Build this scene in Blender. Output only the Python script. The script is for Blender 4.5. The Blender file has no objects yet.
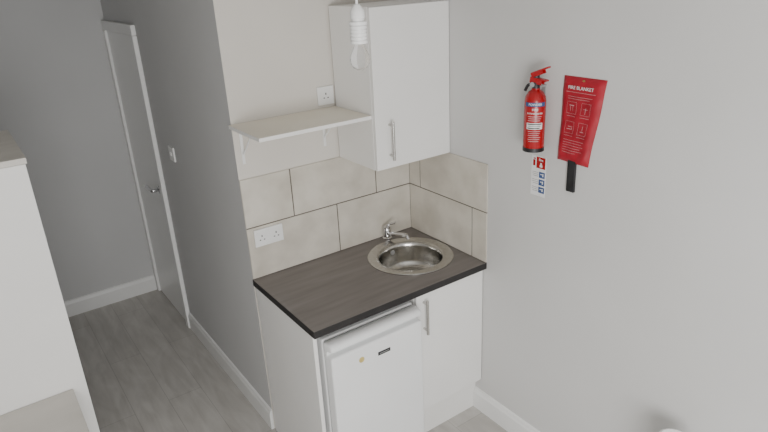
import bpy, bmesh, math, random
from mathutils import Vector, Matrix
random.seed(4)
C = bpy.context.scene.collection
W = 0.963

# ------------------------------------------------------------------ materials
def new_mat(name, col, rough=0.5, metal=0.0, **k):
    m = bpy.data.materials.new(name); m.use_nodes = True
    b = m.node_tree.nodes['Principled BSDF']
    b.inputs['Base Color'].default_value = (*col, 1)
    b.inputs['Roughness'].default_value = rough
    b.inputs['Metallic'].default_value = metal
    for kk, v in k.items():
        b.inputs[kk.replace('_', ' ')].default_value = v
    return m

def noisy(name, c1, c2, scale=(8, 8, 8), detail=4, rough=0.5, metal=0.0, bump=0.0, bscale=60, lo=0.35, hi=0.65):
    m = new_mat(name, c1, rough, metal)
    nt = m.node_tree; N = nt.nodes; L = nt.links; b = N['Principled BSDF']
    tc = N.new('ShaderNodeTexCoord'); mp = N.new('ShaderNodeMapping')
    mp.inputs['Scale'].default_value = scale
    L.new(tc.outputs['Object'], mp.inputs['Vector'])
    n = N.new('ShaderNodeTexNoise'); n.inputs['Scale'].default_value = 1.0; n.inputs['Detail'].default_value = detail
    L.new(mp.outputs[0], n.inputs['Vector'])
    r = N.new('ShaderNodeValToRGB')
    r.color_ramp.elements[0].position = lo; r.color_ramp.elements[0].color = (*c1, 1)
    r.color_ramp.elements[1].position = hi; r.color_ramp.elements[1].color = (*c2, 1)
    L.new(n.outputs['Fac'], r.inputs['Fac']); L.new(r.outputs['Color'], b.inputs['Base Color'])
    if bump:
        n2 = N.new('ShaderNodeTexNoise'); n2.inputs['Scale'].default_value = bscale; n2.inputs['Detail'].default_value = 3
        L.new(tc.outputs['Object'], n2.inputs['Vector'])
        bp = N.new('ShaderNodeBump'); bp.inputs['Strength'].default_value = bump; bp.inputs['Distance'].default_value = 0.002
        L.new(n2.outputs['Fac'], bp.inputs['Height']); L.new(bp.outputs[0], b.inputs['Normal'])
    return m

M = {}
M['wall'] = noisy('wall_paint', (0.61, 0.605, 0.595), (0.645, 0.64, 0.63), (1.2, 1.2, 1.2), 4, 0.7, bump=0.12, bscale=120)
M['wall_shaded'] = noisy('wall_paint_hallway_shade', (0.57, 0.57, 0.57), (0.60, 0.60, 0.60), (1.2, 1.2, 1.2), 4, 0.7, bump=0.12, bscale=120)  # same wall paint, with the hallway's dimness put into the colour
M['wall_warmlit'] = noisy('wall_paint_warm_light', (0.67, 0.635, 0.58), (0.71, 0.675, 0.62), (1.5, 1.5, 1.5), 3, 0.7, bump=0.12, bscale=120)  # same wall paint, tinted with the warm reflected light on the kitchen wall
M['ceil'] = noisy('ceiling_paint', (0.75, 0.75, 0.74), (0.8, 0.8, 0.79), (2, 2, 2), 2, 0.8)
M['gloss'] = noisy('white_gloss_paint', (0.82, 0.82, 0.81), (0.85, 0.85, 0.84), (3, 3, 3), 2, 0.35)
M['doorp'] = noisy('door_paint', (0.88, 0.88, 0.87), (0.90, 0.90, 0.89), (2, 2, 2), 2, 0.3)
M['unit'] = noisy('white_melamine', (0.84, 0.83, 0.81), (0.86, 0.85, 0.83), (4, 4, 4), 2, 0.4)
M['shelftop'] = noisy('cream_melamine', (0.80, 0.75, 0.64), (0.84, 0.79, 0.69), (4, 4, 4), 2, 0.45)
M['beige'] = noisy('beige_laminate', (0.62, 0.59, 0.54), (0.67, 0.64, 0.59), (3, 12, 3), 3, 0.5)
M['tile'] = noisy('cream_ceramic', (0.54, 0.50, 0.43), (0.69, 0.65, 0.575), (7, 7, 7), 8, 0.3, bump=0.1, bscale=25, lo=.30, hi=.66)
M['grout'] = noisy('grey_grout', (0.11, 0.095, 0.08), (0.15, 0.13, 0.11), (30, 30, 30), 3, 0.9)
M['wood'] = noisy('dark_wood_laminate', (0.150, 0.132, 0.125), (0.220, 0.20, 0.19), (3, 26, 26), 6, 0.33, lo=0.25, hi=0.78)
M['edge'] = noisy('black_edge_band', (0.012, 0.011, 0.011), (0.02, 0.018, 0.018), (8, 8, 8), 2, 0.45)
M['steel'] = noisy('brushed_steel', (0.50, 0.49, 0.465), (0.58, 0.565, 0.54), (60, 60, 4), 3, 0.20, 1.0)
M['chrome'] = new_mat('chrome', (0.66, 0.66, 0.67), 0.12, 1.0)
M['plastic'] = noisy('white_plastic', (0.82, 0.82, 0.81), (0.85, 0.85, 0.84), (10, 10, 10), 2, 0.3)
M['fridge'] = noisy('white_enamel', (0.82, 0.825, 0.825), (0.84, 0.845, 0.845), (4, 4, 4), 2, 0.3)
M['grey'] = noisy('grey_plastic', (0.30, 0.30, 0.30), (0.36, 0.36, 0.36), (20, 20, 20), 2, 0.4)
M['black'] = noisy('black_plastic', (0.012, 0.012, 0.013), (0.02, 0.02, 0.022), (30, 30, 30), 2, 0.4)
M['red'] = noisy('red_enamel', (0.36, 0.004, 0.008), (0.42, 0.007, 0.011), (6, 6, 6), 2, 0.25)
M['redfab'] = noisy('red_vinyl', (0.31, 0.004, 0.016), (0.41, 0.008, 0.024), (12, 12, 12), 4, 0.5, bump=0.7, bscale=24)
M['wht'] = noisy('white_print', (0.78, 0.78, 0.78), (0.82, 0.82, 0.82), (20, 20, 20), 2, 0.5)
M['pinkp'] = noisy('faint_print', (0.50, 0.26, 0.27), (0.62, 0.38, 0.39), (60, 60, 60), 3, 0.6)
M['blue'] = noisy('blue_print', (0.03, 0.07, 0.20), (0.04, 0.09, 0.25), (20, 20, 20), 2, 0.5)
M['yellow'] = noisy('yellow_sticker', (0.50, 0.38, 0.10), (0.62, 0.5, 0.2), (60, 60, 60), 2, 0.5)
M['brass'] = new_mat('brass', (0.6, 0.45, 0.2), 0.3, 1.0)
M['bulb'] = new_mat('clear_bulb_glass', (0.95, 0.95, 0.95), 0.15, 0.0, Transmission_Weight=0.95, IOR=1.12)

def floor_mat():
    m = new_mat('grey_oak_laminate', (.3, .3, .3), 0.38)
    nt = m.node_tree; N = nt.nodes; L = nt.links; b = N['Principled BSDF']
    tc = N.new('ShaderNodeTexCoord'); mp = N.new('ShaderNodeMapping')
    mp.inputs['Rotation'].default_value = (0, 0, math.radians(90))
    L.new(tc.outputs['Object'], mp.inputs['Vector'])
    br = N.new('ShaderNodeTexBrick')
    br.inputs['Scale'].default_value = 1; br.inputs['Brick Width'].default_value = 1.2; br.inputs['Row Height'].default_value = 0.19
    br.inputs['Mortar Size'].default_value = 0.0013; br.inputs['Mortar Smooth'].default_value = 0.3
    br.inputs['Color1'].default_value = (0.54, 0.52, 0.49, 1); br.inputs['Color2'].default_value = (0.60, 0.58, 0.55, 1)
    br.inputs['Mortar'].default_value = (0.36, 0.345, 0.325, 1)
    L.new(mp.outputs[0], br.inputs['Vector'])
    def layer(sc, dist, lo, hi, c):
        m2 = N.new('ShaderNodeMapping'); m2.inputs['Scale'].default_value = sc
        L.new(tc.outputs['Object'], m2.inputs['Vector'])
        n = N.new('ShaderNodeTexNoise'); n.inputs['Scale'].default_value = 1; n.inputs['Detail'].default_value = 6; n.inputs['Distortion'].default_value = dist
        L.new(m2.outputs[0], n.inputs['Vector'])
        r = N.new('ShaderNodeValToRGB')
        r.color_ramp.elements[0].position = lo; r.color_ramp.elements[0].color = (*c, 1)
        r.color_ramp.elements[1].position = hi; r.color_ramp.elements[1].color = (1, 1, 1, 1)
        L.new(n.outputs['Fac'], r.inputs['Fac']); return r.outputs['Color']
    prev = br.outputs['Color']
    for o in (layer((20, 2.6, 1), .8, .28, .62, (.83, .82, .81)), layer((7, 2.5, 1), 1.5, .38, .60, (.89, .885, .88))):
        mx = N.new('ShaderNodeMix'); mx.data_type = 'RGBA'; mx.blend_type = 'MULTIPLY'; mx.inputs[0].default_value = 1
        L.new(prev, mx.inputs[6]); L.new(o, mx.inputs[7]); prev = mx.outputs[2]
    L.new(prev, b.inputs['Base Color'])
    return m
M['floor'] = floor_mat()

# ------------------------------------------------------------------ helpers
ORI = {}
def thing(name, loc, label, cat, group=None):
    e = bpy.data.objects.new(name, None); e.empty_display_size = 0.05
    e.location = loc; C.objects.link(e); ORI[e] = Vector(loc)
    e['label'] = label; e['category'] = cat
    if group: e['group'] = group
    return e

def finish(bm, name, mats, parent=None, label=None, cat=None, kind=None, smooth=False, origin=None):
    bmesh.ops.recalc_face_normals(bm, faces=bm.faces[:])
    o = Vector((0, 0, 0))
    if parent is not None: o = ORI[parent]
    elif origin is not None: o = Vector(origin)
    bmesh.ops.translate(bm, verts=bm.verts[:], vec=-o)
    me = bpy.data.meshes.new(name); bm.to_mesh(me); bm.free()
    if not isinstance(mats, (list, tuple)): mats = [mats]
    for m in mats: me.materials.append(m)
    ob = bpy.data.objects.new(name, me); C.objects.link(ob); ORI[ob] = o
    if parent is not None: ob.parent = parent
    else: ob.location = o
    if smooth:
        for p in me.polygons: p.use_smooth = True
        try: me.set_sharp_from_angle(angle=math.radians(40))
        except Exception: pass
    if label: ob['label'] = label
    if cat: ob['category'] = cat
    if kind: ob['kind'] = kind
    return ob

def add_box(bm, a, b, bev=0.0, mi=0, seg=2):
    t = bmesh.new()
    bmesh.ops.create_cube(t, size=1)
    for v in t.verts:
        v.co = Vector([(a[i] + b[i]) / 2 + v.co[i] * abs(b[i] - a[i]) for i in range(3)])
    if bev:
        bmesh.ops.bevel(t, geom=t.edges[:], offset=bev, segments=seg, profile=0.5, affect='EDGES')
    for f in t.faces: f.material_index = mi
    merge(bm, t)

def merge(bm, t, mi=None):
    if mi is not None:
        for f in t.faces: f.material_index = mi
    me = bpy.data.meshes.new('tmp'); t.to_mesh(me); t.free(); bm.from_mesh(me); bpy.data.meshes.remove(me)

def box(name, a, b, mat, parent=None, bev=0.0, **k):
    bm = bmesh.new(); add_box(bm, a, b, bev)
    return finish(bm, name, mat, parent, **k)

def boxes(name, lst, mat, parent=None, **k):
    bm = bmesh.new()
    for it in lst: add_box(bm, *it)
    return finish(bm, name, mat, parent, **k)

def add_lathe(bm, prof, c, axis=(0, 0, 1), seg=40, mi=0):
    ax = Vector(axis).normalized(); q = Vector((0, 0, 1)).rotation_difference(ax)
    t = bmesh.new(); rings = []
    for r, h in prof:
        if r < 1e-6: rings.append([t.verts.new(Vector(c) + q @ Vector((0, 0, h)))])
        else: rings.append([t.verts.new(Vector(c) + q @ Vector((r * math.cos(2 * math.pi * i / seg), r * math.sin(2 * math.pi * i / seg), h))) for i in range(seg)])
    for A, B in zip(rings, rings[1:]):
        for i in range(seg):
            j = (i + 1) % seg
            if len(A) == 1 and len(B) == 1: continue
            if len(A) == 1: t.faces.new((A[0], B[j], B[i]))
            elif len(B) == 1: t.faces.new((A[i], A[j], B[0]))
            else: t.faces.new((A[i], A[j], B[j], B[i]))
    merge(bm, t, mi)

def lathe(name, prof, c, mat, parent=None, axis=(0, 0, 1), seg=40, **k):
    bm = bmesh.new(); add_lathe(bm, prof, c, axis, seg)
    return finish(bm, name, mat, parent, smooth=True, **k)

def add_tube(bm, pts, r, seg=12, mi=0):
    cu = bpy.data.curves.new('t', 'CURVE'); cu.dimensions = '3D'; cu.bevel_depth = r; cu.bevel_resolution = 4; cu.use_fill_caps = True
    s = cu.splines.new('POLY'); s.points.add(len(pts) - 1)
    for p, q in zip(s.points, pts): p.co = (*q, 1)
    ob = bpy.data.objects.new('t', cu); C.objects.link(ob)
    me = bpy.data.meshes.new_from_object(ob)
    for p in me.polygons: p.material_index = mi
    bm.from_mesh(me)
    bpy.data.objects.remove(ob); bpy.data.curves.remove(cu); bpy.data.meshes.remove(me)

def tube(name, pts, r, mat, parent=None, **k):
    bm = bmesh.new(); add_tube(bm, pts, r)
    return finish(bm, name, mat, parent, smooth=True, **k)

def arc(pts, n=6, rad=0.02):
    P = [Vector(p) for p in pts]; out = [P[0]]
    for a, b, c in zip(P, P[1:], P[2:]):
        d1 = (a - b).normalized(); d2 = (c - b).normalized()
        s = b + d1 * rad; e = b + d2 * rad
        for i in range(n + 1):
            t = i / n; out.append((1 - t) ** 2 * s + 2 * t * (1 - t) * b + t * t * e)
    out.append(P[-1]); return out

def text(name, body, size, pos, xd, yd, mat, parent, align='CENTER', ext=0.0003, off=0.012, **k):
    cu = bpy.data.curves.new('txt', 'FONT'); cu.body = body; cu.size = size; cu.align_x = align; cu.align_y = 'CENTER'
    cu.extrude = ext; cu.offset = size * off
    ob = bpy.data.objects.new('txt', cu); C.objects.link(ob)
    me = bpy.data.meshes.new_from_object(ob)
    bpy.data.objects.remove(ob); bpy.data.curves.remove(cu)
    xd = Vector(xd).normalized(); yd = Vector(yd).normalized(); zd = xd.cross(yd)
    mtx = Matrix((xd, yd, zd)).transposed().to_4x4(); mtx.translation = Vector(pos)
    me.transform(mtx)
    bm = bmesh.new(); bm.from_mesh(me); bpy.data.meshes.remove(me)
    for f in bm.faces: f.material_index = 0
    return finish(bm, name, mat, parent, **k)

def S(name, a, b, mat, bev=0.0, **k):
    return box(name, a, b, mat, None, bev, kind='structure', **k)

# ------------------------------------------------------------------ shell
H = 2.5; YE = 2.041; YR = -3.6; XL = -1.45
S('floor', (XL - .1, YR, -0.05), (W + .1, YE + .1, 0), M['floor'])
S('ceiling', (XL - .1, YR, H), (W + .1, YE + .1, H + .05), M['ceil'])
S('wall_right', (W, YR, 0), (W + .1, 0.1, H), M['wall'])
S('wall_back', (0.0001, 0, 0), (W, 0.1, H), M['wall_warmlit'])
S('wall_hallway', (0, 0.0005, 0), (0.0995, YE, H), M['wall_shaded'])
S('wall_end', (XL - .1, YE, 0), (0.1, YE + .1, H), M['wall_shaded'])
S('wall_left', (XL - .1, YR, 0), (XL, YE, H), M['wall'])

def baseboard(name, a, b, n):
    a = Vector((*a, 0)); b = Vector((*b, 0)); n = Vector((*n, 0))
    prof = [(0, 0), (.016, 0), (.016, .098), (.012, .108), (.009, .121), (0, .126)]
    bm = bmesh.new(); R = []
    for p in (a, b):
        R.append([bm.verts.new(p + n * d + Vector((0, 0, h))) for d, h in prof])
    k = len(prof)
    for i in range(k):
        bm.faces.new((R[0][i], R[0][(i + 1) % k], R[1][(i + 1) % k], R[1][i]))
    bm.faces.new(R[0]); bm.faces.new(R[1])
    return finish(bm, name, M['gloss'], kind='structure')
baseboard('baseboard_hallway', (0, 0.0), (0, 1.286), (-1, 0))
baseboard('baseboard_end', (XL, YE), (-0.028, YE), (0, -1))
baseboard('baseboard_right', (W, YR), (W, -0.531), (-1, 0))
baseboard('baseboard_left', (XL, YR), (XL, YE), (1, 0))

# door in the hallway wall
dl = box('door_1', (-0.010, 1.352, 0.006), (0.0, 1.985, 1.958), M['doorp'], None, 0.002, kind='structure')
boxes('trim_1', [((-0.026, 1.288, 0), (0, 1.350, 1.961), 0.004), ((-0.026, 1.987, 0), (0, 2.038, 1.961), 0.004),
                 ((-0.026, 1.288, 1.962), (0, 2.038, 2.022), 0.004)], M['doorp'], kind='structure')
bm = bmesh.new()
add_lathe(bm, [(0, 0), (.026, 0), (.026, .008), (.022, .010), (.009, .012), (.009, .05), (0, .05)], (-0.010, 1.41, 0.99), (-1, 0, 0), 24)
add_tube(bm, arc([(-0.03, 1.41, .99), (-0.058, 1.41, .99), (-0.058, 1.55, .988)], 5, .012), 0.011)
finish(bm, 'door_handle', M['chrome'], dl, smooth=True, label='chrome lever door handle')

# ------------------------------------------------------------------ tiled splashback
bm = bmesh.new()
Z0, Z1, Z2 = 0.90, 1.162, 1.40; g = 0.0028
add_box(bm, (0.002, -0.006, Z0), (W - .001, -0.0005, Z2 - .001), 0, 1)
add_box(bm, (W - .006, -0.598, Z0), (W - 0.0005, -0.004, Z2 - .001), 0, 1)
def tiles_back(xs, za, zb):
    for a, b in zip(xs, xs[1:]): add_box(bm, (a + g, -0.0085, za + g), (b - g, -0.001, zb - g), 0.0008, 0)
def tiles_right(ys, za, zb):
    for a, b in zip(ys, ys[1:]): add_box(bm, (W - .0075, b + g, za + g), (W - .001, a - g, zb - g), 0.0006, 0)
tiles_back([-g, 0.25, 0.735, W - .006], Z1, Z2 + g)
tiles_back([-g, 0.49, W - .006], Z0, Z1)
tiles_right([-0.006, -0.10, -0.60 - g], Z1, Z2 + g)
tiles_right([-0.006, -0.50, -0.60 - g], Z0, Z1)
finish(bm, 'tiled_splashback', [M['tile'], M['grout']], label='cream ceramic tile splashback with grey grout above the worktop', cat='tiles')

# ------------------------------------------------------------------ worktop with sink cut-out
SX, SY, SR = 0.728, -0.294, 0.217
BR_ = 0.161
bm = bmesh.new()
add_box(bm, (-0.004, -0.60, 0.866), (W - .0005, -0.0005, 0.90), 0.0015, 0)
bm.normal_update()
for f in bm.faces:
    if abs(f.normal.z) < 0.5: f.material_index = 1
wt = finish(bm, 'worktop', [M['wood'], M['edge']], label='dark wood-grain laminate worktop with black edging', cat='worktop', origin=(0.48, -0.3, 0.866))
bm = bmesh.new(); add_lathe(bm, [(0, -.1), (SR - .012, -.1), (SR - .012, .1), (0, .1)], (SX, SY, .88), seg=48)
cut = finish(bm, 'cutter', M['edge'])
md = wt.modifiers.new('b', 'BOOLEAN'); md.object = cut; md.operation = 'DIFFERENCE'; md.solver = 'EXACT'
dg = bpy.context.evaluated_depsgraph_get()
nm = bpy.data.meshes.new_from_object(wt.evaluated_get(dg)); wt.modifiers.clear(); wt.data = nm
bpy.data.objects.remove(cut)

# sink
sk = thing('sink', (SX, SY, 0.90), 'round stainless steel sink set into the dark worktop', 'sink')
lathe('basin', [(SR, 0.0005), (SR, .004), (SR - .004, .007), (SR - .010, .0065), (BR_ + .014, .0045), (BR_ + .004, .001), (BR_ - .001, -.006),
                (BR_ - .004, -.02), (BR_ - .008, -.09), (BR_ - .016, -.116), (BR_ - .034, -.130), (.045, -.137), (.036, -.139), (.0, -.139),
                (.0, -.141), (.04, -.141), (BR_ - .033, -.132), (BR_ - .013, -.116), (BR_ - .005, -.09), (BR_ - .001, -.02), (BR_ + .002, -.006), (SR - .02, .0003), (SR, .0005)],
      (SX, SY, 0.90), M['steel'], sk, seg=64)
bm = bmesh.new()
add_lathe(bm, [(0, .0035), (.010, .004), (.024, .002), (.034, .004), (.037, .002), (.037, 0), (0, 0)], (SX, SY, 0.761), seg=32)
finish(bm, 'drain', M['chrome'], sk, smooth=True, label='chrome waste drain')
bm = bmesh.new()
add_lathe(bm, [(0, .003), (.012, .003), (.014, 0), (0, 0)], (SX, SY + BR_ - .0065, 0.862), (0, -1, 0), seg=24)
finish(bm, 'overflow', M['grey'], sk, smooth=True)

# tap
TX, TY = 0.768, -0.038
tp = thing('mixer_tap', (TX, TY, 0.90), 'small chrome mixer tap standing behind the round sink', 'tap')
lathe('tap_body', [(0, 0), (.026, 0), (.026, .006), (.020, .012), (.020, .052), (.018, .058), (0, .060)], (TX, TY, 0.90), M['chrome'], tp, seg=28)
tube('spout', arc([(TX, TY - .005, 0.928), (TX - .000, TY - .09, 0.954), (TX + .004, TY - .172, 0.974), (TX + .004, TY - .184, 0.954)], 5, .010), 0.0095, M['chrome'], tp)
bm = bmesh.new()
add_lathe(bm, [(0, 0), (.019, 0), (.020, .010), (.013, .018), (0, .020)], (TX, TY, 0.959), seg=24)
add_tube(bm, arc([(TX, TY + .005, 0.973), (TX + .004, TY - .02, 0.987), (TX + .014, TY - .060, 1.004)], 4, .012), 0.006)
finish(bm, 'lever', M['chrome'], tp, smooth=True)

# ------------------------------------------------------------------ bar handle
def bar(parent, x, y, z0, z1, r=0.007):
    bm = bmesh.new()
    yo = y - 0.030
    add_tube(bm, [(x, yo, z0), (x, yo, z1)], r)
    for z in (z0 + .02, z1 - .02): add_tube(bm, [(x, y + .0005, z), (x, yo, z)], r * .8)
    return finish(bm, 'handle', M['steel'], parent, smooth=True, label='brushed steel bar handle')

# base cupboard under sink
bc = thing('base_cabinet', (0.75, -0.29, 0), 'white base cupboard beneath the sink beside the fridge', 'cabinet')
boxes('body', [((0.540, -0.555, 0.18), (0.556, -0.012, 0.865), .0008), ((W - .017, -0.555, 0.18), (W - .001, -0.012, 0.865), .0008),
               ((0.556, -0.553, 0.18), (W - .017, -0.012, 0.196), 0), ((0.556, -0.030, 0.196), (W - .017, -0.018, 0.865), 0),
               ((0.56, -0.5, 0.0), (0.60, -0.46, 0.18), .002), ((W - .06, -0.5, 0.0), (W - .02, -0.46, 0.18), .002),
               ((0.56, -0.06, 0.0), (0.60, -0.02, 0.18), .002), ((W - .06, -0.06, 0.0), (W - .02, -0.02, 0.18), .002)], M['unit'], bc)
d = box('door', (0.542, -0.576, 0.200), (W - .004, -0.556, 0.862), M['unit'], bc, .0015)
bar(d, 0.582, -0.576, 0.650, 0.830)
box('plinth', (0.540, -0.530, 0.001), (W - .001, -0.514, 0.179), M['unit'], bc, .001)

# end panel
box('end_panel', (0.0, -0.575, 0.0), (0.018, -0.017, 0.8655), M['unit'], None, .001, label='tall white melamine end panel supporting the worktop beside the fridge', cat='panel', origin=(0.009, -0.29, 0))

# ------------------------------------------------------------------ fridge
fr = thing('fridge', (0.285, -0.33, 0), 'small white under-counter fridge below the dark worktop', 'fridge')
FX0, FX1, FY = 0.040, 0.518, -0.646
boxes('body', [((FX0, -0.575, 0.02), (FX1, -0.04, 0.832), .006), ((FX0 + .03, -0.5, 0), (FX0 + .06, -0.47, 0.021), 0), ((FX1 - .06, -0.5, 0), (FX1 - .03, -0.47, 0.021), 0),
               ((FX0 + .03, -0.1, 0), (FX0 + .06, -0.07, 0.021), 0), ((FX1 - .06, -0.1, 0), (FX1 - .03, -0.07, 0.021), 0)], M['fridge'], fr)
box('door_seal', (FX0 + .008, -0.584, 0.06), (FX1 - .008, -0.575, 0.822), M['grey'], fr)
fd = boxes('door', [((FX0, FY, 0.05), (FX1, -0.584, 0.772), .010, 0, 4)], M['fridge'], fr)
bm = bmesh.new()
prof = [(-.584, .768), (-.584, .826), (-.592, .832), (FY + .018, .832), (FY + .006, .829), (FY - .003, .821), (FY - .005, .812), (FY - .003, .803), (FY + .006, .799), (FY + .024, .798), (FY + .038, .790), (FY + .040, .769)]
n = len(prof); cols = []
for x, s in ((FX0 + .001, .0), (FX0 + .004, .6), (FX0 + .012, 1.0), (FX1 - .012, 1.0), (FX1 - .004, .6), (FX1 - .001, 0)):
    cols.append([bm.verts.new((x, y + (1 - s) * .008 * (1 if y < FY + .03 else 0), z - (1 - s) * .006 * (1 if z > .81 else 0))) for y, z in prof])
for L1, L2 in zip(cols, cols[1:]):
    for i in range(n): bm.faces.new((L1[i], L1[(i + 1) % n], L2[(i + 1) % n], L2[i]))
bm.faces.new(cols[0]); bm.faces.new(cols[-1])
finish(bm, 'door_grip', M['fridge'], fd, smooth=True)
box('badge', (0.270, FY - .0018, 0.692), (0.335, FY + .0005, 0.709), M['black'], fd, .0007, label='small dark maker plate')
box('badge_lettering', (0.278, FY - .0022, 0.6990), (0.327, FY - .0017, 0.7020), M['grey'], fd)
bm = bmesh.new(); add_lathe(bm, [(0, 0), (.014, 0), (.014, .0008), (0, .0008)], (0.185, FY + .0004, 0.709), (0, -1, 0), 24)
finish(bm, 'sticker', M['yellow'], fd, label='round yellow energy sticker')

# ------------------------------------------------------------------ wall cabinet
XC, DC, CB, CT = 0.528, 0.336, 1.402, 2.109
wc = thing('wall_cabinet', ((XC + W) / 2, -DC / 2, CB), 'white wall cupboard with steel bar handle above the sink', 'cabinet')
boxes('body', [((XC, -DC + .02, CB), (XC + .016, -0.0105, CT), .0008), ((W - .026, -DC + .02, CB), (W - .0005, -0.0105, CT), .0008),
               ((XC + .016, -DC + .022, CB), (W - .026, -0.0105, CB + .016), 0), ((XC + .016, -DC + .022, CT - .016), (W - .026, -0.0105, CT), 0),
               ((XC + .016, -.02, CB + .016), (W - .026, -.0005, CT - .016), 0), ((XC + .016, -DC + .04, 1.74), (W - .026, -0.02, 1.756), 0)], M['unit'], wc)
d = box('door', (XC + .001, -DC, CB + .001), (W - .003, -DC + .0185, CT - .002), M['unit'], wc, .0015)
bar(d, 0.603, -DC, 1.445, 1.625)

# ------------------------------------------------------------------ wall shelf
SZ = 1.655; ST = .016
sh = thing('wall_shelf', (0.26, -0.15, SZ - ST), 'cream melamine wall shelf on white brackets beside the wall cupboard', 'shelf')
bm = bmesh.new(); add_box(bm, (-0.012, -0.314, SZ - ST), (XC - .001, -0.0005, SZ), .001)
bm.normal_update()
for f in bm.faces:
    if abs(f.normal.z) < .5: f.material_index = 1
finish(bm, 'shelf_board', [M['shelftop'], M['unit']], sh)
for x in (0.036, 0.455):
    bm = bmesh.new()
    add_box(bm, (x - .007, -.004, SZ - .185), (x + .007, -.0005, SZ - ST - .001), .001)
    add_box(bm, (x - .007, -.22, SZ - ST - .0045), (x + .007, -.0005, SZ - ST - .0003), .001)
    add_tube(bm, arc([(x, -.004, SZ - .14), (x, -.05, SZ - .10), (x, -.13, SZ - .020)], 5, .03), .003)
    finish(bm, 'bracket', M['plastic'], sh)

# ------------------------------------------------------------------ sockets and switch
def socket(name, cx, cz, w, h, y, n, label):
    t = thing(name, (cx, y, cz), label, 'socket')
    box('faceplate', (cx - w / 2, y - .010, cz - h / 2), (cx + w / 2, y, cz + h / 2), M['plastic'], t, .0025)
    for i in range(n):
        x = cx + (i - (n - 1) / 2) * w / n
        sx = -1 if i == 0 and n == 2 else 1
        boxes('pin_holes', [((x - .0025, y - .0108, cz + .004), (x + .0025, y - .0098, cz + .013)), ((x - .014, y - .0108, cz - .0125), (x - .007, y - .0098, cz - .008)),
                            ((x + .007, y - .0108, cz - .0125), (x + .014, y - .0098, cz - .008))], M['black'], t)
        rx = x + sx * .022 if n == 2 else x + .026
        box('rocker_switch', (rx - .005, y - .013, cz + .012), (rx + .005, y - .0098, cz + .030), M['plastic'], t, .001)
    return t
socket('double_socket', 0.103, 1.105, .146, .086, -0.0086, 2, 'white double plug socket mounted on the cream tiles')
socket('single_socket', 0.478, 1.712, .086, .086, 0.0, 1, 'white single plug socket on the wall above the shelf')
sw = thing('light_switch', (0, 0.985, 1.32), 'white light switch on the grey hallway wall', 'switch')
box('faceplate', (-.010, 0.942, 1.277), (0, 1.028, 1.363), M['plastic'], sw, .0025)
box('rocker_switch', (-.014, 0.979, 1.308), (-.0098, 0.991, 1.332), M['plastic'], sw, .001)

# ------------------------------------------------------------------ pendant bulb
PX, PY, PZ = 0.04, -1.0, 2.057
pl = thing('pendant_light', (PX, PY, 2.5), 'white pendant lamp holder with a bare bulb on a cord', 'lamp')
lathe('ceiling_rose', [(0, 0), (.04, 0), (.038, -.018), (.015, -.03), (0, -.03)], (PX, PY, 2.5), M['plastic'], pl)
tube('cord', [(PX, PY, 2.475), (PX, PY, PZ + .10)], .004, M['plastic'], pl)
hp = [(0, .106), (.009, .106), (.016, .096), (.021, .088), (.0215, .070), (.0185, .068), (.0185, .062), (.0265, .060), (.0265, .052), (.022, .050)]
for i in range(4):
    z = .048 - i * .010
    hp += [(.0248, z), (.0248, z - .006), (.0225, z - .007), (.0225, z - .009)]
hp += [(.0255, .008), (.0255, 0), (0, 0)]
lathe('bulb_holder', hp, (PX, PY, PZ), M['plastic'], pl, seg=32)
bm = bmesh.new()
add_lathe(bm, [(0, .004), (.0135, .004), (.014, -.005), (.020, -.018), (.0270, -.032), (.0295, -.045), (.0270, -.059), (.020, -.069), (.010, -.075), (0, -.076)], (PX, PY, PZ), seg=32)
finish(bm, 'bulb', M['bulb'], pl, smooth=True, label='clear glass light bulb')

# ------------------------------------------------------------------ fire extinguisher
EX, EY, EZ = W - .058, -0.910, 1.550
fe = thing('fire_extinguisher', (EX, EY, EZ), 'small red fire extinguisher mounted on the pale wall', 'extinguisher')
R = .042
lathe('cylinder', [(0, .006), (R - .01, .004), (R - .006, .0), (R - .003, .0), (R, .012), (R, .196), (R - .003, .213), (R - .014, .230), (.017, .238), (.016, .244), (0, .244)], (EX, EY, EZ), M['red'], fe, seg=48)
lathe('base_ring', [(R - .008, -.006), (R + .001, -.006), (R + .001, .010), (R - .001, .010), (R - .001, -.003), (R - .008, -.003)], (EX, EY, EZ), M['black'], fe, seg=40)
bm = bmesh.new()
add_lathe(bm, [(0, 0), (.016, 0), (.016, .022), (.013, .026), (.013, .052), (0, .052)], (EX, EY, EZ + .242), seg=24)
finish(bm, 'valve', M['black'], fe, smooth=True)
def lever(nm, z, tilt, L=.058, hh=.016):
    bm = bmesh.new()
    add_box(bm, (-.020, -.012, -.0035), (L, .012, .0035), .002)
    add_box(bm, (-.020, -.0135, -hh), (.032, -.010, .003), .001); add_box(bm, (-.020, .010, -hh), (.032, .0135, .003), .001)
    mt = Matrix.Translation((EX, EY, z)) @ Matrix.Rotation(math.radians(-80), 4, 'Z') @ Matrix.Rotation(math.radians(-tilt), 4, 'Y')
    bm.transform(mt)
    finish(bm, nm, M['red'], fe)
lever('lever', EZ + .306, 22); lever('carry_handle', EZ + .282, -8, .050, .020)
bm = bmesh.new(); add_lathe(bm, [(0, 0), (.010, 0), (.010, .008), (0, .008)], (EX - .012, EY + .006, EZ + .258), (-1, -.3, 0), 24)
finish(bm, 'pressure_gauge', M['grey'], fe, smooth=True)
tube('nozzle', arc([(EX, EY + .008, EZ + .258), (EX - .008, EY + .034, EZ + .254), (EX - .010, EY + .046, EZ + .230)], 5, .010), .0062, M['black'], fe, label='short black discharge nozzle')
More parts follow.
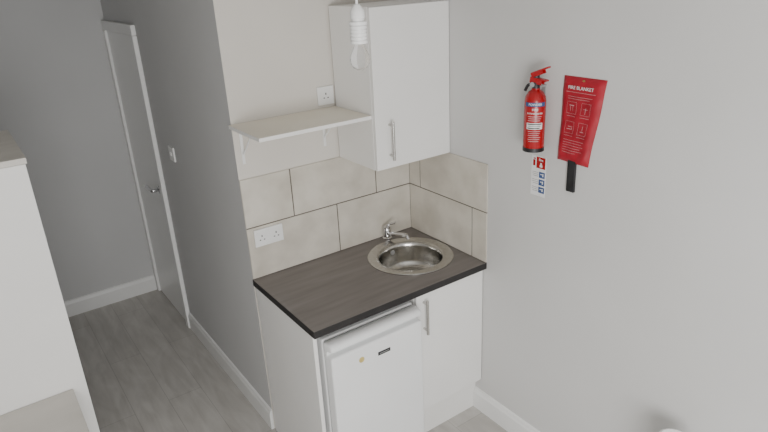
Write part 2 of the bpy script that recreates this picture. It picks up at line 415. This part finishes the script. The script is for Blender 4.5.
def label_patch(nm, z0, z1, a0, a1, mat, dr=.0006):
    bm = bmesh.new(); n = 14; P = []
    for i in range(n + 1):
        a = math.radians(a0 + (a1 - a0) * i / n)
        P.append([bm.verts.new((EX + (R + dr) * math.cos(a), EY + (R + dr) * math.sin(a), z)) for z in (z0, z1)])
    for A_, B_ in zip(P, P[1:]): bm.faces.new((A_[0], B_[0], B_[1], A_[1]))
    return finish(bm, nm, mat, fe, smooth=True)
A = 222
def curved_text(nm, body, size, z, mat, dr=.0012, ac=A):
    cu = bpy.data.curves.new('txt', 'FONT'); cu.body = body; cu.size = size; cu.align_x = 'CENTER'; cu.align_y = 'CENTER'; cu.offset = size * .012
    ob = bpy.data.objects.new('txt', cu); C.objects.link(ob); me = bpy.data.meshes.new_from_object(ob)
    bpy.data.objects.remove(ob); bpy.data.curves.remove(cu)
    for v in me.vertices:
        a = math.radians(ac) + v.co.x / R
        v.co = Vector((EX + (R + dr) * math.cos(a), EY + (R + dr) * math.sin(a), z + v.co.y))
    bm = bmesh.new(); bm.from_mesh(me); bpy.data.meshes.remove(me)
    finish(bm, nm, mat, fe)
label_patch('label_band', EZ + .178, EZ + .194, A - 58, A + 58, M['blue'])
label_patch('label_panel', EZ + .088, EZ + .114, A - 44, A + 44, M['wht'])
curved_text('label_lettering', 'POWDER', .0125, EZ + .186, M['wht'])
curved_text('label_lettering', 'FIRE', .013, EZ + .166, M['wht'])
curved_text('label_lettering', 'EXTINGUISHER', .0090, EZ + .151, M['wht'])
for i, z in enumerate((.139, .131, .123)):
    label_patch('label_line', EZ + z - .0014, EZ + z + .0014, A - 38 + 4 * (i % 2), A + 38 - 5 * (i % 3), M['pinkp'], .0008)
for i, z in enumerate((.109, .101, .093)):
    label_patch('label_line', EZ + z - .0020, EZ + z + .0020, A - 38 + 4 * (i % 2), A + 38 - 5 * (i % 3), M['grey' if i % 2 else 'black'], .0011)
for i, z in enumerate((.080, .072, .064, .056, .048, .040)):
    label_patch('label_line', EZ + z - .0012, EZ + z + .0012, A - 34 + 4 * (i % 2), A + 34 - 5 * (i % 3), M['pinkp'], .0008)
boxes('wall_bracket', [((EX + .03, EY - .006, EZ + .03), (W, EY + .010, EZ + .05), .002), ((W - .004, EY + .000, EZ + .02), (W, EY + .016, EZ + .25), .001),
                       ((EX + .005, EY - .004, EZ + .244), (W, EY + .012, EZ + .250), .001)], M['grey'], fe)

# ------------------------------------------------------------------ fire blanket pouch
bl = thing('fire_blanket', (W, -1.08, 1.51), 'red fire blanket pouch with white printing hung on the wall', 'fire blanket')
TL, TR, BL, BR = (-1.000, 1.845), (-1.190, 1.845), (-.990, 1.512), (-1.135, 1.508)
def pq(u, v):
    y = (TL[0] * (1 - u) + TR[0] * u) * (1 - v) + (BL[0] * (1 - u) + BR[0] * u) * v
    z = (TL[1] * (1 - u) + TR[1] * u) * (1 - v) + (BL[1] * (1 - u) + BR[1] * u) * v
    y += .0015 * math.sin(v * 9 + u)
    return y, z
def depth(u, v):
    e = min(1, min(u, 1 - u) / .14); k = min(1, min(v, 1 - v) / .08)
    wr = .0018 * math.sin(14 * u + 9 * v) * math.sin(11 * v - 4 * u + 1) + .0010 * math.sin(31 * v + 13 * u)
    return .003 + (.014 + wr) * math.sin(e * math.pi / 2) * (math.sin(k * math.pi / 2) ** .8) * (0.8 + .2 * v)
bm = bmesh.new(); NU, NV = 30, 44; F = []; B = []
for j in range(NV + 1):
    F.append([]); B.append([])
    for i in range(NU + 1):
        u, v = i / NU, j / NV; y, z = pq(u, v)
        F[-1].append(bm.verts.new((W - depth(u, v), y, z))); B[-1].append(bm.verts.new((W, y, z)))
for j in range(NV):
    for i in range(NU):
        bm.faces.new((F[j][i], F[j][i + 1], F[j + 1][i + 1], F[j + 1][i])); bm.faces.new((B[j][i], B[j + 1][i], B[j + 1][i + 1], B[j][i + 1]))
for j in range(NV):
    for i in (0, NU): bm.faces.new((F[j][i], F[j + 1][i], B[j + 1][i], B[j][i]))
for i in range(NU):
    for j in (0, NV): bm.faces.new((F[j][i], F[j][i + 1], B[j][i + 1], B[j][i]))
finish(bm, 'pouch', M['redfab'], bl, smooth=True)
text('pouch_lettering', 'FIRE BLANKET', .0180, (W - .0185, *pq(.5, .115)), (0, -1, 0), (0, 0, 1), M['wht'], bl, off=0.0)
def quad_strip(bm, u0, u1, v, h):
    n = 10; P = []
    for i in range(n + 1):
        u = u0 + (u1 - u0) * i / n; y, z = pq(u, v); x = W - depth(u, v) - .0012
        P.append((bm.verts.new((x, y, z - h / 2)), bm.verts.new((x, y, z + h / 2))))
    for a, b in zip(P, P[1:]): bm.faces.new((a[0], b[0], b[1], a[1]))
def vstrip(bm, u, v0, v1, h):
    n = 6; P = []
    for i in range(n + 1):
        v = v0 + (v1 - v0) * i / n; y, z = pq(u, v); x = W - depth(u, v) - .0012
        P.append((bm.verts.new((x, y - h / 2, z)), bm.verts.new((x, y + h / 2, z))))
    for a, b in zip(P, P[1:]): bm.faces.new((a[0], b[0], b[1], a[1]))
def bline(u0, u1, v, h=.0012, nm='printed_line'):
    bm = bmesh.new(); quad_strip(bm, u0, u1, v, h); finish(bm, nm, M['pinkp'], bl)
bline(.14, .86, .165, .0014)
for v, a, b in ((.215, .20, .80), (.24, .20, .74), (.44, .20, .44), (.44, .56, .80), (.67, .20, .44), (.67, .56, .80),
                (.72, .20, .80), (.75, .20, .76), (.78, .20, .80), (.81, .20, .72), (.84, .20, .78), (.87, .20, .60)):
    bline(a, b, v)
def picto(u0, u1, v0, v1, kind):
    bm = bmesh.new(); h = .0008
    for v in (v0, v1): quad_strip(bm, u0, u1, v, h)
    for u in (u0, u1): vstrip(bm, u, v0, v1, h)
    um = (u0 + u1) / 2
    if kind == 0:
        vstrip(bm, um, v0 + .05, v1 - .015, .0020); quad_strip(bm, um - .06, um + .06, v0 + .065, .0013)
    elif kind == 1:
        quad_strip(bm, um - .06, um + .06, v0 + .04, .003); vstrip(bm, um - .03, v0 + .05, v1 - .03, .0013); vstrip(bm, um + .03, v0 + .05, v1 - .03, .0013)
    elif kind == 2:
        quad_strip(bm, um - .07, um + .07, v0 + .09, .0020); quad_strip(bm, um - .04, um + .04, v0 + .06, .0024); vstrip(bm, um + .07, v0 + .05, v0 + .09, .0013)
    else:
        quad_strip(bm, um - .05, um + .05, v1 - .04, .0024); vstrip(bm, um, v0 + .03, v1 - .05, .0016)
    finish(bm, 'pictogram', M['pinkp'], bl)
picto(.20, .44, .275, .41, 1); picto(.56, .80, .275, .41, 0); picto(.20, .44, .50, .64, 2); picto(.56, .80, .50, .64, 3)
boxes('pull_tab', [((W - .012, -1.083, 1.393), (W, -1.047, 1.53), .0015)], M['black'], bl, label='black webbing pull tab')
bm = bmesh.new(); add_lathe(bm, [(0, 0), (.006, 0), (.006, .006), (0, .007)], (W - .005, -1.095, 1.832), (-1, 0, 0), 20)
finish(bm, 'eyelet', M['brass'], bl)

# ------------------------------------------------------------------ instruction sign
sg = thing('instruction_sign', (W, -0.89, 1.415), 'narrow white and blue extinguisher instruction sign stuck on wall', 'sign')
y0, y1 = -.856, -.932
box('sign_board', (W - .0015, y1, 1.328), (W, y0, 1.502), M['wht'], sg)
box('red_header', (W - .0019, y1 + .003, 1.450), (W - .0012, y0 - .026, 1.499), M['red'], sg)
X = (0, -1, 0); Z = (0, 0, 1)
text('sign_lettering', 'Fire', .014, (W - .0022, -.906, 1.487), X, Z, M['wht'], sg)
boxes('pictogram', [((W - .0019, -.876, 1.458), (W - .0012, -.864, 1.484)), ((W - .0019, -.878, 1.487), (W - .0012, -.866, 1.492))], M['red'], sg)
boxes('flame_pictogram', [((W - .0022, -.914, 1.456), (W - .0018, -.900, 1.466)), ((W - .0022, -.911, 1.466), (W - .0018, -.903, 1.475))], M['wht'], sg)
for i in range(3):
    zc = 1.436 - i * .033
    box('blue_panel', (W - .0019, y1 + .003, zc - .026), (W - .0012, -.898, zc), M['blue'], sg)
    boxes('panel_symbol', [((W - .0022, y1 + .010, zc - .019), (W - .0018, y1 + .016, zc - .006)), ((W - .0022, y1 + .018, zc - .012), (W - .0018, y1 + .026, zc - .008))], M['wht'], sg)
    for j in range(3):
        z = zc - .005 - j * .008
        box('printed_line', (W - .0018, -.894, z - .0012), (W - .0012, y0 - .006 - .004 * (j == 2), z + .0012), M['grey'], sg)

# ------------------------------------------------------------------ wardrobe and low chest
XR = -0.800; YW = -0.10; WT = 1.70
wd = thing('wardrobe', ((XL + XR) / 2, YW + .25, 0), 'tall white wardrobe with a pale off-white top', 'wardrobe')
boxes('body', [((XR - .022, YW + .019, 0), (XR - .004, YW + .55, WT - .022), .001), ((XL + .02, YW + .019, 0), (XL + .046, YW + .55, WT - .022), .001),
               ((XL + .046, YW + .03, .0), (XR - .022, YW + .55, .06), 0), ((XL + .046, YW + .53, .06), (XR - .022, YW + .55, WT - .022), 0),
               ((XL + .046, YW + .02, .9), (XR - .022, YW + .53, .92), 0)], M['unit'], wd)
bm = bmesh.new(); add_box(bm, (XL + .02, YW - .008, WT - .022), (XR + .002, YW + .56, WT), .002)
finish(bm, 'wardrobe_top', M['beige'], wd, label='pale off-white top panel')
xm = (XL + XR) / 2
for a, b, hx in ((XL + .022, xm - .001, xm - .03), (xm + .001, XR - .004, xm + .03)):
    d = box('door', (a, YW, .065), (b, YW + .018, WT - .024), M['unit'], wd, .0015)
    bar(d, hx, YW, 1.0, 1.16)
ch = thing('low_chest', ((XL - .85) / 2, -0.35, 0), 'low white chest with beige top in front of wardrobe', 'chest')
CX1 = -.868
boxes('body', [((XL + .02, -.545, 0.0), (CX1, YW - .004, .715), .002)], M['unit'], ch)
box('chest_top', (XL + .02, -.56, .715), (CX1 + .012, YW - .003, .740), M['beige'], ch, .002, label='pale beige laminate top panel')
for i in range(3):
    z = .06 + i * .218
    dr = box('drawer', (XL + .03, -.561, z), (CX1 - .008, -.545, z + .21), M['unit'], ch, .002)
    bm = bmesh.new(); add_lathe(bm, [(0, 0), (.006, 0), (.006, .012), (.014, .018), (.014, .024), (0, .027)], (-1.15, -.561, z + .11), (0, -1, 0), 20)
    finish(bm, 'knob', M['chrome'], dr, smooth=True)

# white round bin near the right wall
BX, BY, BH = 0.816, -1.694, 0.666
bn = thing('waste_bin', (BX, BY, 0), 'tall round white bin standing near the pale wall', 'bin')
lathe('bin_body', [(0, 0), (.050, 0), (.055, .01), (.058, BH - .03), (0, BH - .03)], (BX, BY, 0), M['plastic'], bn)
lathe('lid', [(.0, BH - .0295), (.059, BH - .0295), (.060, BH - .012), (.057, BH - .003), (.050, BH), (.042, BH - .005), (0, BH - .006)], (BX, BY, 0), M['plastic'], bn)

# ------------------------------------------------------------------ light
w = bpy.data.worlds.new('world'); bpy.context.scene.world = w; w.use_nodes = True
w.node_tree.nodes['Background'].inputs[0].default_value = (0.93, 0.965, 1.0, 1)
w.node_tree.nodes['Background'].inputs[1].default_value = 0.72
def area(name, loc, target, sx, sy, e, col):
    l = bpy.data.lights.new(name, 'AREA'); l.shape = 'RECTANGLE'; l.size = sx; l.size_y = sy; l.energy = e; l.color = col
    o = bpy.data.objects.new(name, l); o.location = loc
    o.rotation_euler = (Vector(target) - Vector(loc)).to_track_quat('-Z', 'Y').to_euler(); C.objects.link(o); return o
area('window_daylight', (-0.95, -3.35, 1.40), (0.75, -0.5, 0.6), 1.2, 1.0, 62, (1.0, 0.99, 0.97))

# ------------------------------------------------------------------ camera
p = [-0.953, -2.534, 2.255, 34.368, 22.007, -2.947, 613.005]
yaw, pi_, ro = [math.radians(a) for a in p[3:6]]
fwd = Vector((math.sin(yaw) * math.cos(pi_), math.cos(yaw) * math.cos(pi_), -math.sin(pi_)))
right = Vector((math.cos(yaw), -math.sin(yaw), 0)); up = right.cross(fwd)
r = math.cos(ro) * right + math.sin(ro) * up; u = -math.sin(ro) * right + math.cos(ro) * up
cd = bpy.data.cameras.new('camera'); cam = bpy.data.objects.new('camera', cd); C.objects.link(cam)
mt = Matrix((r, u, -fwd)).transposed().to_4x4(); mt.translation = Vector(p[:3]); cam.matrix_world = mt
cd.sensor_width = 36; cd.lens = p[6] / 768 * 36; cd.clip_start = 0.02
bpy.context.scene.camera = cam
